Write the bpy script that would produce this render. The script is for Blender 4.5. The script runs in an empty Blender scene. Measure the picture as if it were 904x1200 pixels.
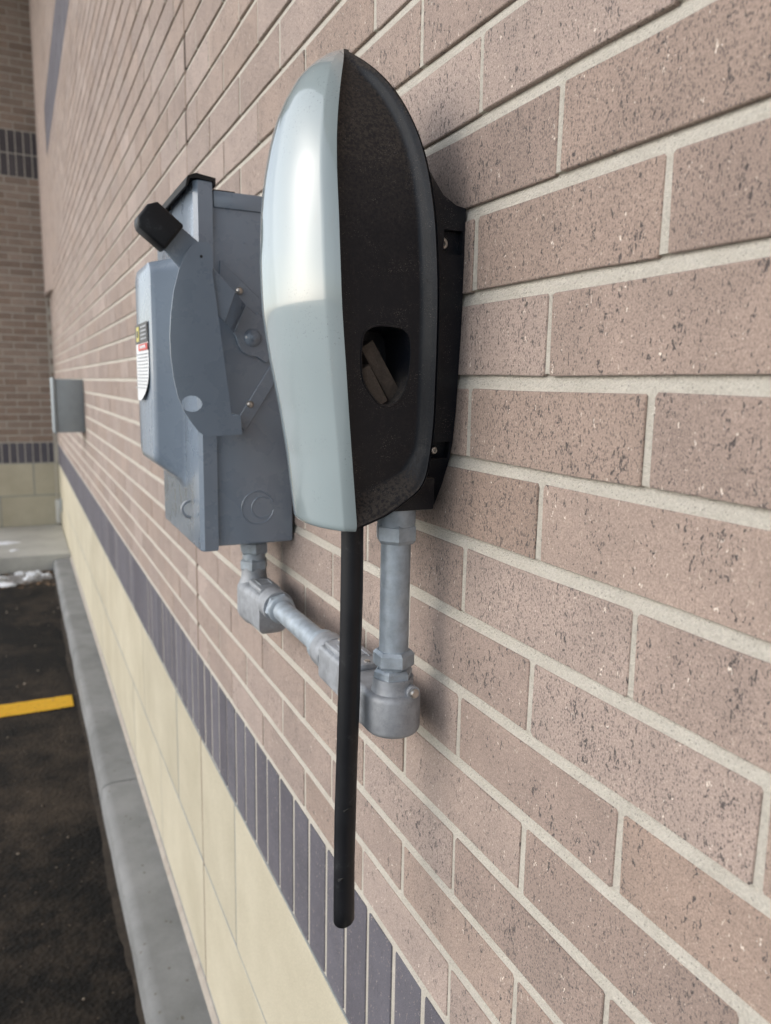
import bpy, bmesh, math, random
from mathutils import Vector, Matrix
import numpy as np

random.seed(7)
rng = np.random.default_rng(7)
scn = bpy.context.scene
COL = scn.collection
R = math.radians
ZO = 1.56                     # camera height above the asphalt; all z below are relative to eye level

# ------------------------------------------------------------------ camera
F_PX, YAW, PITCH, ROLL, CAMX = 891.58, 0.45019, 0.16461, 0.01822, -0.34091
cy_, sy_, cp_, sp_ = math.cos(YAW), math.sin(YAW), math.cos(PITCH), math.sin(PITCH)
fw = Vector((sy_*cp_, cy_*cp_, -sp_)); rt = Vector((cy_, -sy_, 0)); up = rt.cross(fw)
cr_, sr_ = math.cos(ROLL), math.sin(ROLL)
cam_r = cr_*rt + sr_*up; cam_u = -sr_*rt + cr_*up
cd = bpy.data.cameras.new('camera'); cam = bpy.data.objects.new('camera', cd); COL.objects.link(cam)
mw = Matrix.Identity(4)
for i in range(3):
    mw[i][0] = cam_r[i]; mw[i][1] = cam_u[i]; mw[i][2] = -fw[i]
mw[0][3], mw[1][3], mw[2][3] = CAMX, 0, ZO
cam.matrix_world = mw
cd.sensor_fit = 'VERTICAL'; cd.sensor_height = 36; cd.lens = F_PX/1200*36
cd.clip_start = 0.02; cd.clip_end = 800
cd.dof.use_dof = True; cd.dof.focus_distance = 0.64; cd.dof.aperture_fstop = 8.5
scn.camera = cam

# ------------------------------------------------------------------ sky, sun, exposure
SUN_AZ = Vector((-0.98, 0.18, 0)).normalized(); SUN_EL = R(27)
w = bpy.data.worlds.new('World'); scn.world = w; w.use_nodes = True
nt = w.node_tree; nt.nodes.clear()
sky = nt.nodes.new('ShaderNodeTexSky'); sky.sky_type = 'NISHITA'; sky.sun_disc = False
sky.sun_elevation = SUN_EL; sky.sun_rotation = math.atan2(SUN_AZ.x, SUN_AZ.y)
sky.air_density = 1.0; sky.dust_density = 1.6; sky.ozone_density = 1.0
hs = nt.nodes.new('ShaderNodeHueSaturation'); hs.inputs['Saturation'].default_value = 0.44
bg = nt.nodes.new('ShaderNodeBackground'); bg.inputs['Strength'].default_value = 0.15
wo = nt.nodes.new('ShaderNodeOutputWorld')
nt.links.new(sky.outputs[0], hs.inputs['Color']); nt.links.new(hs.outputs[0], bg.inputs[0]); nt.links.new(bg.outputs[0], wo.inputs[0])
sd = bpy.data.lights.new('sun', 'SUN'); sd.energy = 0.5; sd.angle = R(95); sd.color = (1, 0.99, 0.98)
sun = bpy.data.objects.new('sun', sd); COL.objects.link(sun)
sdir = Vector((SUN_AZ.x*math.cos(SUN_EL), SUN_AZ.y*math.cos(SUN_EL), math.sin(SUN_EL)))
sun.rotation_euler = sdir.to_track_quat('Z', 'Y').to_euler(); sun.location = (-6, 3, 8)
vs = scn.view_settings; vs.view_transform = 'Standard'; vs.look = 'None'; vs.gamma = 1; vs.use_curve_mapping = False
vs.exposure = 0.70

# ------------------------------------------------------------------ helpers
def tag(o, label=None, cat=None, group=None, kind=None):
    if label: o['label'] = label
    if cat: o['category'] = cat
    if group: o['group'] = group
    if kind: o['kind'] = kind
    return o
def wloc(o):
    return Vector(o['_w']) if o is not None and '_w' in o else Vector((0, 0, ZO))
ORG = {}
def origin(o):
    return ORG.get(o.name, Vector((0, 0, 0)))
def thing(name, loc, label, cat, group=None):
    o = bpy.data.objects.new(name, None); COL.objects.link(o); o.empty_display_size = 0.05
    o.location = (loc[0], loc[1], loc[2]+ZO); ORG[o.name] = Vector(loc)
    return tag(o, label, cat, group)
def link_mesh(name, me, mat, parent=None, loc=None):
    """mesh data are given in scene coordinates (z from eye level); they are moved into the parent's space"""
    o = bpy.data.objects.new(name, me); COL.objects.link(o)
    if mat is not None:
        me.materials.clear(); me.materials.append(mat)
    if parent is not None:
        o.parent = parent; ORG[o.name] = origin(parent)
        me.transform(Matrix.Translation(-origin(parent)))
    else:
        b = Vector(loc) if loc else Vector((0, 0, 0))
        me.transform(Matrix.Translation(-b)); o.location = (b.x, b.y, b.z+ZO); ORG[o.name] = b
    return o
def from_bm(name, bm, mat, parent=None, smooth=None, loc=None):
    bmesh.ops.recalc_face_normals(bm, faces=bm.faces)
    me = bpy.data.meshes.new(name); bm.to_mesh(me); bm.free()
    if smooth is not None:
        me.polygons.foreach_set('use_smooth', [True]*len(me.polygons))
        me.set_sharp_from_angle(angle=R(smooth))
    return link_mesh(name, me, mat, parent, loc)
def bm_box(x0, x1, y0, y1, z0, z1, bev=0, seg=2, bm=None):
    b2 = bmesh.new()
    bmesh.ops.create_cube(b2, size=1)
    for v in b2.verts:
        v.co = Vector(((x0+x1)/2+v.co.x*(x1-x0), (y0+y1)/2+v.co.y*(y1-y0), (z0+z1)/2+v.co.z*(z1-z0)))
    if bev: bmesh.ops.bevel(b2, geom=list(b2.edges), offset=bev, segments=seg, affect='EDGES', profile=0.5)
    return merge(bm, b2)
def merge(bm, b2):
    if bm is None: return b2
    me = bpy.data.meshes.new('tmp'); b2.to_mesh(me); b2.free(); bm.from_mesh(me); bpy.data.meshes.remove(me)
    return bm
AX = {'x': (1, 2, 0), 'y': (0, 2, 1), 'z': (0, 1, 2)}
def bm_prism(poly, axis, a, b, bev=0, seg=2, bm=None, holes=()):
    """poly: 2-D outline in the two axes other than axis, extruded from a to b"""
    i, j, k = AX[axis]; b2 = bmesh.new()
    def P(q, t):
        v = [0, 0, 0]; v[i], v[j], v[k] = q[0], q[1], t; return v
    if not holes:
        lo = [b2.verts.new(P(q, a)) for q in poly]; hi = [b2.verts.new(P(q, b)) for q in poly]
        n = len(poly)
        b2.faces.new(lo); b2.faces.new(hi[::-1])
        for s in range(n): b2.faces.new((lo[s], lo[(s+1) % n], hi[(s+1) % n], hi[s]))
        bmesh.ops.recalc_face_normals(b2, faces=b2.faces)
        if bev:
            cap = [e for e in b2.edges if abs(e.verts[0].co[k]-e.verts[1].co[k]) < 1e-7]
            bmesh.ops.bevel(b2, geom=cap, offset=bev, segments=seg, affect='EDGES', profile=0.5)
    else:
        loops = [poly]+list(holes)
        for t in (a, b):
            es = []
            for lp in loops:
                vv = [b2.verts.new(P(q, t)) for q in lp]
                es += [b2.edges.new((vv[s], vv[(s+1) % len(vv)])) for s in range(len(vv))]
            bmesh.ops.triangle_fill(b2, use_beauty=True, edges=es)
        b2.verts.ensure_lookup_table(); tot = sum(len(l) for l in loops); st = 0
        for lp in loops:
            n = len(lp)
            for s in range(n):
                b2.faces.new((b2.verts[st+s], b2.verts[st+(s+1) % n], b2.verts[tot+st+(s+1) % n], b2.verts[tot+st+s]))
            st += n
    return merge(bm, b2)
def bm_lathe(prof, c, axis='z', n=32, bm=None, cap=True, ang0=0.0):
    """prof: list of (radius, t); c: centre; spun round the axis"""
    i, j, k = AX[axis]; b2 = bmesh.new(); rings = []
    for r, t in prof:
        ring = []
        for s in range(n):
            a = ang0+2*math.pi*s/n; v = [c[0], c[1], c[2]]
            v[i] += r*math.cos(a); v[j] += r*math.sin(a); v[k] += t
            ring.append(b2.verts.new(v))
        rings.append(ring)
    for A, B in zip(rings, rings[1:]):
        for s in range(n): b2.faces.new((A[s], A[(s+1) % n], B[(s+1) % n], B[s]))
    if cap:
        b2.faces.new(rings[0]); b2.faces.new(rings[-1][::-1])
    return merge(bm, b2)
def smoothpoly(pts, n=4):
    """closed Catmull-Rom through pts"""
    out = []; N = len(pts)
    for i in range(N):
        p0, p1, p2, p3 = (np.array(pts[(i+d) % N], float) for d in (-1, 0, 1, 2))
        for s in range(n):
            t = s/n
            out.append(tuple(0.5*((2*p1)+(-p0+p2)*t+(2*p0-5*p1+4*p2-p3)*t*t+(-p0+3*p1-3*p2+p3)*t**3)))
    return out

# ------------------------------------------------------------------ materials
def newmat(name):
    m = bpy.data.materials.new(name); m.use_nodes = True
    b = m.node_tree.nodes['Principled BSDF']
    return m, m.node_tree, b
class NB:
    def __init__(s, nt): s.nt = nt
    def n(s, t, **kw):
        nd = s.nt.nodes.new(t)
        for k, v in kw.items():
            if k.startswith('i_'):
                key = k[2:].replace('_', ' ')
                nd.inputs[key].default_value = v
            elif k == 'ins':
                for kk, vv in v.items(): nd.inputs[kk].default_value = vv
            else: setattr(nd, k, v)
        return nd
    def l(s, a, b): s.nt.links.new(a, b)
    def math(s, op, a, b=None, clamp=False):
        nd = s.nt.nodes.new('ShaderNodeMath'); nd.operation = op; nd.use_clamp = clamp
        for idx, v in enumerate((a, b)):
            if v is None: continue
            if isinstance(v, (int, float)): nd.inputs[idx].default_value = v
            else: s.l(v, nd.inputs[idx])
        return nd.outputs[0]
    def ramp(s, src, stops):
        nd = s.nt.nodes.new('ShaderNodeValToRGB'); cr = nd.color_ramp
        while len(cr.elements) < len(stops): cr.elements.new(0.5)
        for e, (p, c) in zip(cr.elements, stops):
            e.position = p; e.color = (c, c, c, 1) if isinstance(c, (int, float)) else (*c, 1)
        s.l(src, nd.inputs[0]); return nd.outputs[0]
    def mix(s, fac, a, b, mode='MIX'):
        nd = s.nt.nodes.new('ShaderNodeMix'); nd.data_type = 'RGBA'; nd.blend_type = mode
        for inp, v in ((nd.inputs[0], fac), (nd.inputs[6], a), (nd.inputs[7], b)):
            if isinstance(v, (int, float)): inp.default_value = v
            elif isinstance(v, tuple): inp.default_value = (*v, 1)
            else: s.l(v, inp)
        return nd.outputs[2]
    def coords(s, spread=0.0, scale=(1, 1, 1)):
        tc = s.n('ShaderNodeTexCoord'); mp = s.n('ShaderNodeMapping'); mp.inputs['Scale'].default_value = scale
        s.l(tc.outputs['Object'], mp.inputs['Vector'])
        if spread:
            oi = s.n('ShaderNodeObjectInfo'); v = s.n('ShaderNodeCombineXYZ')
            a = s.math('MULTIPLY', oi.outputs['Random'], spread)
            s.l(a, v.inputs[0]); s.l(s.math('MULTIPLY', a, 1.7), v.inputs[1]); s.l(s.math('MULTIPLY', a, 2.3), v.inputs[2])
            s.l(v.outputs[0], mp.inputs['Location'])
        return mp.outputs[0]
    def noise(s, vec, scale, detail=4, rough=0.6, dist=0.0):
        nd = s.n('ShaderNodeTexNoise'); nd.inputs['Scale'].default_value = scale; nd.inputs['Detail'].default_value = detail
        nd.inputs['Roughness'].default_value = rough; nd.inputs['Distortion'].default_value = dist
        s.l(vec, nd.inputs['Vector']); return nd.outputs[0]
    def voro(s, vec, scale, feature='F1', rnd=1.0):
        nd = s.n('ShaderNodeTexVoronoi'); nd.feature = feature; nd.inputs['Scale'].default_value = scale
        nd.inputs['Randomness'].default_value = rnd; s.l(vec, nd.inputs['Vector']); return nd
    def bump(s, h, strength, dist, normal=None):
        nd = s.n('ShaderNodeBump'); nd.inputs['Strength'].default_value = strength; nd.inputs['Distance'].default_value = dist
        s.l(h, nd.inputs['Height'])
        if normal is not None: s.l(normal, nd.inputs['Normal'])
        return nd.outputs[0]
    def tone(s):
        """a number of its own for every piece: the object's random value plus the piece's stored one"""
        oi = s.n('ShaderNodeObjectInfo'); at = s.n('ShaderNodeAttribute'); at.attribute_name = 'tone'
        return s.math('FRACT', s.math('ADD', oi.outputs['Random'], at.outputs['Fac']))

def brick_material(name, light, dark, pit=True):
    m, t, b = newmat(name); B = NB(t)
    v = B.coords(40.0); tone = B.tone()
    t2 = B.math('FRACT', B.math('MULTIPLY', tone, 7.31))
    base = B.ramp(tone, [(0.0, dark), (0.45, tuple((a+c)/2 for a, c in zip(dark, light))), (0.8, light), (1.0, tuple(c*1.06 for c in light))])
    base = B.mix(B.math('MULTIPLY', B.ramp(t2, [(0.45, 0.0), (0.95, 1.0)]), 0.5 if pit else 0.0), base, (0.330, 0.232, 0.176))
    big = B.noise(v, 14, 3, 0.6)
    col = B.mix(0.35, base, B.ramp(big, [(0.3, 0.62), (0.7, 1.25)]), 'MULTIPLY')
    fine = B.noise(v, 760, 5, 0.85)
    col = B.mix(0.80, col, B.ramp(fine, [(0.32, 0.30), (0.50, 1.0), (0.68, 1.65)]), 'MULTIPLY')
    # drag pits: dark, taller than wide, bunched
    vz = B.coords(40.0, (1.0, 1.0, 0.5))
    wob = B.n('ShaderNodeMixRGB', blend_type='ADD'); wob.inputs[0].default_value = 0.009
    nn = B.n('ShaderNodeTexNoise', ins={'Scale': 420.0, 'Detail': 3.0}); B.l(vz, nn.inputs['Vector'])
    B.l(vz, wob.inputs[1]); B.l(nn.outputs['Color'], wob.inputs[2])
    vo = B.voro(wob.outputs[0], 360)
    sep = B.n('ShaderNodeSeparateColor'); B.l(vo.outputs['Color'], sep.inputs[0])
    bunch = B.noise(v, 30, 2, 0.5)
    rad = B.math('MULTIPLY', B.math('SUBTRACT', sep.outputs[0], B.math('SUBTRACT', 1.05, B.math('MULTIPLY', bunch, 1.02))), 0.95, True)
    pits = B.math('MULTIPLY', B.math('SUBTRACT', rad, vo.outputs['Distance']), 9.0, True)
    vsm = B.coords(40.0, (1.0, 1.0, 0.55)); vs3 = B.voro(vsm, 760)
    sp4 = B.n('ShaderNodeSeparateColor'); B.l(vs3.outputs['Color'], sp4.inputs[0])
    tiny = B.math('MULTIPLY', B.math('GREATER_THAN', sp4.outputs[0], 0.76), B.math('LESS_THAN', vs3.outputs['Distance'], 0.42))
    if pit: pits = B.math('MAXIMUM', pits, B.math('MULTIPLY', tiny, 0.62))
    vo2 = B.voro(wob.outputs[0], 300)
    sp2 = B.n('ShaderNodeSeparateColor'); B.l(vo2.outputs['Color'], sp2.inputs[0])
    fleck = B.math('MULTIPLY', B.math('GREATER_THAN', sp2.outputs[1], 0.955), B.math('LESS_THAN', vo2.outputs['Distance'], 0.24))
    vo3 = B.voro(wob.outputs[0], 620)
    sp3 = B.n('ShaderNodeSeparateColor'); B.l(vo3.outputs['Color'], sp3.inputs[0])
    fl2 = B.math('MULTIPLY', B.math('GREATER_THAN', sp3.outputs[2], 0.955), B.math('LESS_THAN', vo3.outputs['Distance'], 0.35))
    if not pit: pits = B.math('MULTIPLY', pits, 0.35); fleck = B.math('MULTIPLY', fleck, 0.35)
    col = B.mix(B.math('MULTIPLY', fl2, 0.6), col, (0.70, 0.60, 0.50))
    col = B.mix(B.math('MULTIPLY', fleck, 0.85), col, (0.85, 0.76, 0.66))
    col = B.mix(B.math('MULTIPLY', pits, 0.86), col, (0.035, 0.028, 0.030))
    B.l(col, b.inputs['Base Color']); b.inputs['Roughness'].default_value = 0.85
    b.inputs['Specular IOR Level'].default_value = 0.45; b.inputs['Sheen Weight'].default_value = 0.22 if pit else 0.04; b.inputs['Sheen Roughness'].default_value = 0.6
    hgt = B.math('SUBTRACT', B.math('ADD', B.math('MULTIPLY', fine, 0.35), B.math('MULTIPLY', big, 0.6)), B.math('MULTIPLY', pits, 1.0))
    B.l(B.bump(hgt, 0.8, 0.0014), b.inputs['Normal'])
    return m
def grain_material(name, c1, c2, scale=60, fine=700, rough=0.9, bump=0.5, bdist=0.001, speck=None, tone=0.0):
    m, t, b = newmat(name); B = NB(t); v = B.coords(20.0 if tone else 0)
    n1 = B.noise(v, scale, 5, 0.65); n2 = B.noise(v, fine, 3, 0.7)
    col = B.mix(B.ramp(n1, [(0.3, 0.0), (0.7, 1.0)]), c1, c2)
    col = B.mix(0.4, col, B.ramp(n2, [(0.28, 0.6), (0.72, 1.35)]), 'MULTIPLY')
    if tone:
        tn = B.tone(); col = B.mix(1.0, col, B.ramp(tn, [(0, 1-tone), (1, 1+tone)]), 'MULTIPLY')
    if speck:
        vo = B.voro(v, speck[0]); sp = B.n('ShaderNodeSeparateColor'); B.l(vo.outputs['Color'], sp.inputs[0])
        f = B.math('MULTIPLY', B.math('GREATER_THAN', sp.outputs[0], speck[1]), B.math('LESS_THAN', vo.outputs['Distance'], 0.35))
        col = B.mix(B.math('MULTIPLY', f, 0.8), col, speck[2])
    B.l(col, b.inputs['Base Color']); b.inputs['Roughness'].default_value = rough; b.inputs['Specular IOR Level'].default_value = 0.3
    B.l(B.bump(B.math('ADD', n2, n1), bump, bdist), b.inputs['Normal'])
    return m
def paint_material(name, c, rough=0.45, var=0.15, metal=0.0, bump=0.1, spec=0.5, dirt=None, scale=30, coat=0.0):
    m, t, b = newmat(name); B = NB(t); v = B.coords()
    n1 = B.noise(v, scale, 5, 0.6); n2 = B.noise(v, scale*16, 3, 0.6)
    col = B.mix(1.0, c, B.ramp(n1, [(0.3, 1-var), (0.7, 1+var)]), 'MULTIPLY')
    if dirt:
        nd = B.noise(v, dirt[1], 6, 0.75)
        col = B.mix(B.math('MULTIPLY', B.ramp(nd, [(dirt[2], 0.0), (dirt[2]+0.16, 1.0)]), dirt[3]), col, dirt[0])
    B.l(col, b.inputs['Base Color']); b.inputs['Metallic'].default_value = metal; b.inputs['Specular IOR Level'].default_value = spec
    B.l(B.ramp(n1, [(0.3, max(rough-0.07, 0.03)), (0.7, rough+0.1)]), b.inputs['Roughness'])
    b.inputs['Coat Weight'].default_value = coat; b.inputs['Coat Roughness'].default_value = 0.14
    if bump: B.l(B.bump(n2, bump, 0.0006), b.inputs['Normal'])
    return m

M = {}
M['brick'] = brick_material('brick_face', (0.372, 0.288, 0.247), (0.300, 0.222, 0.184))
M['far_brick'] = brick_material('far_brick_face', (0.370, 0.290, 0.240), (0.270, 0.200, 0.160))
M['soldier'] = brick_material('soldier_brick_face', (0.118, 0.113, 0.135), (0.094, 0.088, 0.107), pit=False)
M['far_soldier'] = brick_material('far_soldier_face', (0.095, 0.085, 0.092), (0.075, 0.066, 0.074), pit=False)
M['mortar'] = grain_material('mortar_joint', (0.53, 0.497, 0.435), (0.61, 0.575, 0.51), 26, 520, 0.95, 1.0, 0.0024, (560, 0.90, (0.34, 0.32, 0.28)))
M['cmu'] = grain_material('cream_block_face', (0.44, 0.400, 0.302), (0.55, 0.508, 0.398), 3.2, 420, 0.8, 0.45, 0.0010, (260, 0.97, (0.45, 0.40, 0.30)), tone=0.05)
M['cmu_joint'] = grain_material('block_joint', (0.20, 0.22, 0.235), (0.29, 0.305, 0.31), 60, 700)
M['concrete'] = grain_material('kerb_concrete', (0.165, 0.17, 0.17), (0.265, 0.27, 0.272), 4.5, 420, 0.85, 0.35, 0.0012, (90, 0.965, (0.12, 0.11, 0.09)))
M['walk'] = grain_material('pavement_concrete', (0.42, 0.42, 0.40), (0.56, 0.56, 0.53), 3, 200, 0.9, 0.4, 0.002)
M['caulk'] = grain_material('joint_sealant', (0.17, 0.125, 0.10), (0.24, 0.18, 0.145), 30, 300)
M['grey_paint'] = paint_material('grey_enamel', (0.212, 0.262, 0.328), 0.28, 0.02, bump=0, dirt=((0.15, 0.17, 0.20), 22, 0.60, 0.05), coat=0.7)
M['grey_paint2'] = paint_material('grey_enamel_far', (0.31, 0.35, 0.37), 0.5, 0.06)
M['black_rubber'] = paint_material('black_rubber', (0.009, 0.010, 0.013), 0.45, 0.2, bump=0.12, spec=0.35, dirt=((0.075, 0.078, 0.085), 55, 0.58, 0.45))
M['black_dark'] = paint_material('matt_black', (0.010, 0.010, 0.010), 0.7, 0.2)  # black of the nicks, a rivet and the shadowed door top
M['zinc'] = paint_material('galvanized_steel', (0.38, 0.435, 0.49), 0.5, 0.22, metal=0.4, bump=0.2, dirt=((0.47, 0.51, 0.54), 70, 0.52, 0.6), scale=90)
M['cast'] = paint_material('cast_aluminium', (0.35, 0.37, 0.40), 0.55, 0.2, metal=0.4, bump=0.5, dirt=((0.22, 0.23, 0.24), 60, 0.54, 0.6), scale=70)
M['steel'] = paint_material('screw_steel', (0.55, 0.52, 0.48), 0.35, 0.1, metal=0.9, bump=0)
M['yellow'] = grain_material('yellow_line_paint', (0.66, 0.36, 0.015), (0.74, 0.43, 0.03), 25, 300, 0.75, 0.5, 0.002, (120, 0.93, (0.14, 0.10, 0.05)))
M['snow'] = grain_material('old_snow', (0.72, 0.75, 0.80), (0.85, 0.87, 0.90), 25, 200, 0.7, 0.5, 0.004)
M['leaf'] = grain_material('dead_leaf', (0.16, 0.10, 0.06), (0.24, 0.16, 0.10), 30, 200)
M['pebble'] = grain_material('pebble_stone', (0.12, 0.10, 0.085), (0.30, 0.25, 0.20), 60, 300, tone=0.5)
M['white_plate'] = paint_material('white_plate', (0.62, 0.62, 0.60), 0.5, 0.05)
M['canopy'] = paint_material('canopy_soffit', (0.30, 0.29, 0.27), 0.8, 0.1, scale=2)
M['label_white'] = paint_material('label_white', (0.78, 0.80, 0.82), 0.4, 0.03, bump=0)
M['label_dark'] = paint_material('label_dark', (0.05, 0.05, 0.055), 0.4, 0.05, bump=0)
M['label_yellow'] = paint_material('label_yellow', (0.60, 0.52, 0.12), 0.4, 0.03, bump=0)
M['label_red'] = paint_material('label_red', (0.62, 0.06, 0.05), 0.4, 0.03, bump=0)
M['label_grey'] = paint_material('label_print', (0.42, 0.44, 0.47), 0.5, 0.03, bump=0)

def shell_material():
    m, t, b = newmat('cover_plastic'); B = NB(t); v = B.coords()
    n = B.noise(v, 6, 4, 0.6)
    col = B.mix(B.ramp(n, [(0.3, 0), (0.7, 1)]), (0.300, 0.365, 0.385), (0.325, 0.388, 0.405))
    vs_ = B.coords(0, (1, 1, 0.18)); sc = B.noise(vs_, 130, 6, 0.8)
    dirt = B.ramp(sc, [(0.56, 0.0), (0.74, 1.0)])
    col = B.mix(B.math('MULTIPLY', dirt, 0.22), col, (0.30, 0.29, 0.26))
    vo = B.voro(v, 160); sp = B.n('ShaderNodeSeparateColor'); B.l(vo.outputs['Color'], sp.inputs[0])
    pat = B.ramp(B.noise(v, 16, 3, 0.6), [(0.52, 0), (0.62, 1)])
    f = B.math('MULTIPLY', B.ramp(B.noise(v, 520, 3, 0.65), [(0.60, 0.0), (0.70, 1.0)]), pat)
    col = B.mix(B.math('MULTIPLY', f, 0.6), col, (0.16, 0.17, 0.17))
    B.l(col, b.inputs['Base Color']); b.inputs['Specular IOR Level'].default_value = 0.6
    B.l(B.ramp(dirt, [(0.0, 0.16), (1.0, 0.36)]), b.inputs['Roughness'])
    b.inputs['Coat Weight'].default_value = 1.0; b.inputs['Coat Roughness'].default_value = 0.02
    B.l(B.bump(B.noise(v, 18, 2, 0.4), 0.05, 0.001), b.inputs['Normal'])
    return m
M['shell'] = shell_material()
def dusty_black(name, amount=0.6):
    m, t, b = newmat(name); B = NB(t); v = B.coords()
    geo = B.n('ShaderNodeNewGeometry'); sx = B.n('ShaderNodeSeparateXYZ'); B.l(geo.outputs['Normal'], sx.inputs[0])
    upw = B.ramp(sx.outputs[2], [(0.50, 0.0), (0.56, 0.0)]) if False else B.ramp(B.math('MULTIPLY', sx.outputs[2], 1.0), [(0.03, 0.0), (0.40, 1.0)])
    n1 = B.noise(v, 26, 6, 0.75, 0.4); n2 = B.noise(v, 380, 4, 0.75); n3 = B.noise(v, 1100, 2, 0.6)
    mask = B.math('ADD', B.math('MULTIPLY', upw, 1.15), B.math('MULTIPLY', B.ramp(n1, [(0.42, 0.0), (0.68, 0.55)]), amount))
    sm_ = B.noise(B.coords(0, (1, 1, 0.22)), 95, 5, 0.75)
    mask = B.math('ADD', mask, B.math('MULTIPLY', B.ramp(sm_, [(0.56, 0.0), (0.72, 1.0)]), amount))
    mask = B.math('MULTIPLY', mask, B.ramp(n2, [(0.40, 0.12), (0.60, 1.25)]), True)
    col = B.mix(B.math('MULTIPLY', mask, 0.50), (0.0065, 0.0085, 0.0135), (0.130, 0.110, 0.092))
    vo = B.voro(v, 300); sp = B.n('ShaderNodeSeparateColor'); B.l(vo.outputs['Color'], sp.inputs[0])
    f = B.math('MULTIPLY', B.ramp(n3, [(0.60, 0.0), (0.70, 1.0)]), B.ramp(B.noise(v, 45, 4, 0.7), [(0.45, 0.0), (0.65, 1.0)]))
    col = B.mix(B.math('MULTIPLY', f, 0.6), col, (0.26, 0.225, 0.195))
    B.l(col, b.inputs['Base Color'])
    B.l(B.ramp(mask, [(0.0, 0.30), (0.6, 0.85)]), b.inputs['Roughness']); b.inputs['Specular IOR Level'].default_value = 0.3
    B.l(B.bump(B.math('ADD', n2, n3), 0.16, 0.0008), b.inputs['Normal'])
    return m
M['dusty'] = dusty_black('dusty_black_plastic', 0.22)
M['black'] = dusty_black('black_plastic', 0.12)
M['dust'] = grain_material('dusty_rib', (0.05, 0.043, 0.037), (0.11, 0.09, 0.075), 60, 600)

def asphalt_material():
    m, t, b = newmat('wet_asphalt'); B = NB(t); v = B.coords()
    n1 = B.noise(v, 1.3, 6, 0.6, 0.1); n2 = B.noise(v, 9.0, 7, 0.75, 0.0); n3 = B.noise(v, 110, 4, 0.7)
    wet = B.ramp(B.math('ADD', B.math('MULTIPLY', n1, 0.55), B.math('MULTIPLY', n2, 0.45)), [(0.44, 1.0), (0.62, 0.0)])
    col = B.mix(wet, (0.058, 0.045, 0.034), (0.0060, 0.0052, 0.0045))
    col = B.mix(0.6, col, B.ramp(n3, [(0.3, 0.5), (0.7, 1.55)]), 'MULTIPLY')
    vo = B.voro(v, 70); sp = B.n('ShaderNodeSeparateColor'); B.l(vo.outputs['Color'], sp.inputs[0])
    f = B.math('MULTIPLY', B.math('GREATER_THAN', sp.outputs[0], 0.955), B.math('LESS_THAN', vo.outputs['Distance'], 0.22))
    col = B.mix(B.math('MULTIPLY', f, 0.5), col, (0.20, 0.15, 0.11))
    B.l(col, b.inputs['Base Color']); B.l(B.ramp(wet, [(0, 0.92), (1, 0.72)]), b.inputs['Roughness'])
    b.inputs['Specular IOR Level'].default_value = 0.18
    B.l(B.bump(B.math('ADD', n3, vo.outputs['Distance']), 0.7, 0.004), b.inputs['Normal'])
    return m
M['asphalt'] = asphalt_material()

# ------------------------------------------------------------------ ground
ZA, ZK, ZW = -1.56, -1.468, -1.425
def sheet(name, x0, x1, y0, y1, z, mat, kind='structure', nx=1, ny=1):
    bm = bmesh.new(); bmesh.ops.create_grid(bm, x_segments=nx, y_segments=ny, size=0.5)
    for q in bm.verts: q.co = Vector((x0+(q.co.x+0.5)*(x1-x0), y0+(q.co.y+0.5)*(y1-y0), z))
    o = from_bm(name, bm, mat); tag(o, kind=kind); return o
tag(sheet('asphalt_ground', -300, 300, -300, 300, ZA, M['asphalt']), 'dark damp asphalt of the parking bay')
# kerb against the wall, cast in lengths with a rounded, slightly wavy nose
def kerb_profile(wob):
    return [(0.02, ZA-0.05), (0.02, ZK), (-0.105+wob, ZK+0.001), (-0.122+wob, ZK-0.003), (-0.133+wob, ZK-0.014), (-0.137+wob, ZK-0.03), (-0.143+wob, ZA-0.05)]
kb = thing('kerb', (-0.07, 0, ZA), 'weathered grey concrete kerb running along the foot of the wall', 'kerb'); kb['kind'] = 'structure'
del kb['category']
edges = [-2.6, 0.15, 2.78, 5.02, 6.72]
for a, c in zip(edges, edges[1:]):
    bm = bmesh.new(); rings = []
    nseg = 26
    for s in range(nseg+1):
        y = a+0.003+(c-a-0.006)*s/nseg
        wob = 0.0012*math.sin(y*4.3)+0.0008*math.sin(y*13+1)+random.uniform(-.0006, .0006)
        rings.append([bm.verts.new((x, y, z)) for x, z in kerb_profile(wob)])
    n = len(rings[0])
    for A, Bq in zip(rings, rings[1:]):
        for s in range(n-1): bm.faces.new((A[s], A[s+1], Bq[s+1], Bq[s]))
    bm.faces.new(rings[0]); bm.faces.new(rings[-1][::-1])
    from_bm('kerb_stone', bm, M['concrete'], kb, 40)
tag(sheet('bounce_yard', -120, -2.75, -90, 160, ZA+0.004, M['walk']), 'unseen pale ground added beyond the damp bay to brighten reflections', kind='structure')  # unseen pale ground, added for bounce light and brighter reflections on the switch door
tag(sheet('bounce_yard', -2.75, -0.001, 8.6, 160, ZA+0.004, M['walk']), 'unseen pale ground added beyond the end wall to brighten reflections', kind='structure')  # same added ground carried on past the end wall, out of view
bm = bm_box(-9, -0.001, 6.727, 8.16, ZA-0.1, ZW, 0.012, 2)
tag(from_bm('pavement', bm, M['walk'], None, 40), 'pale concrete pavement along the end wall', kind='structure')
bm = bmesh.new(); NSI = 240; pa = []
for s in range(NSI+1):
    y = -2.0+8.6*s/NSI; wd = .022+.006*math.sin(y*3.1)+.004*math.sin(y*8.7+1)+random.uniform(-.0035, .0035)
    pa.append((bm.verts.new((-.136, y, ZA+.0075)), bm.verts.new((-.136-wd*.5, y, ZA+.005)), bm.verts.new((-.136-wd, y, ZA+.0008))))
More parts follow.
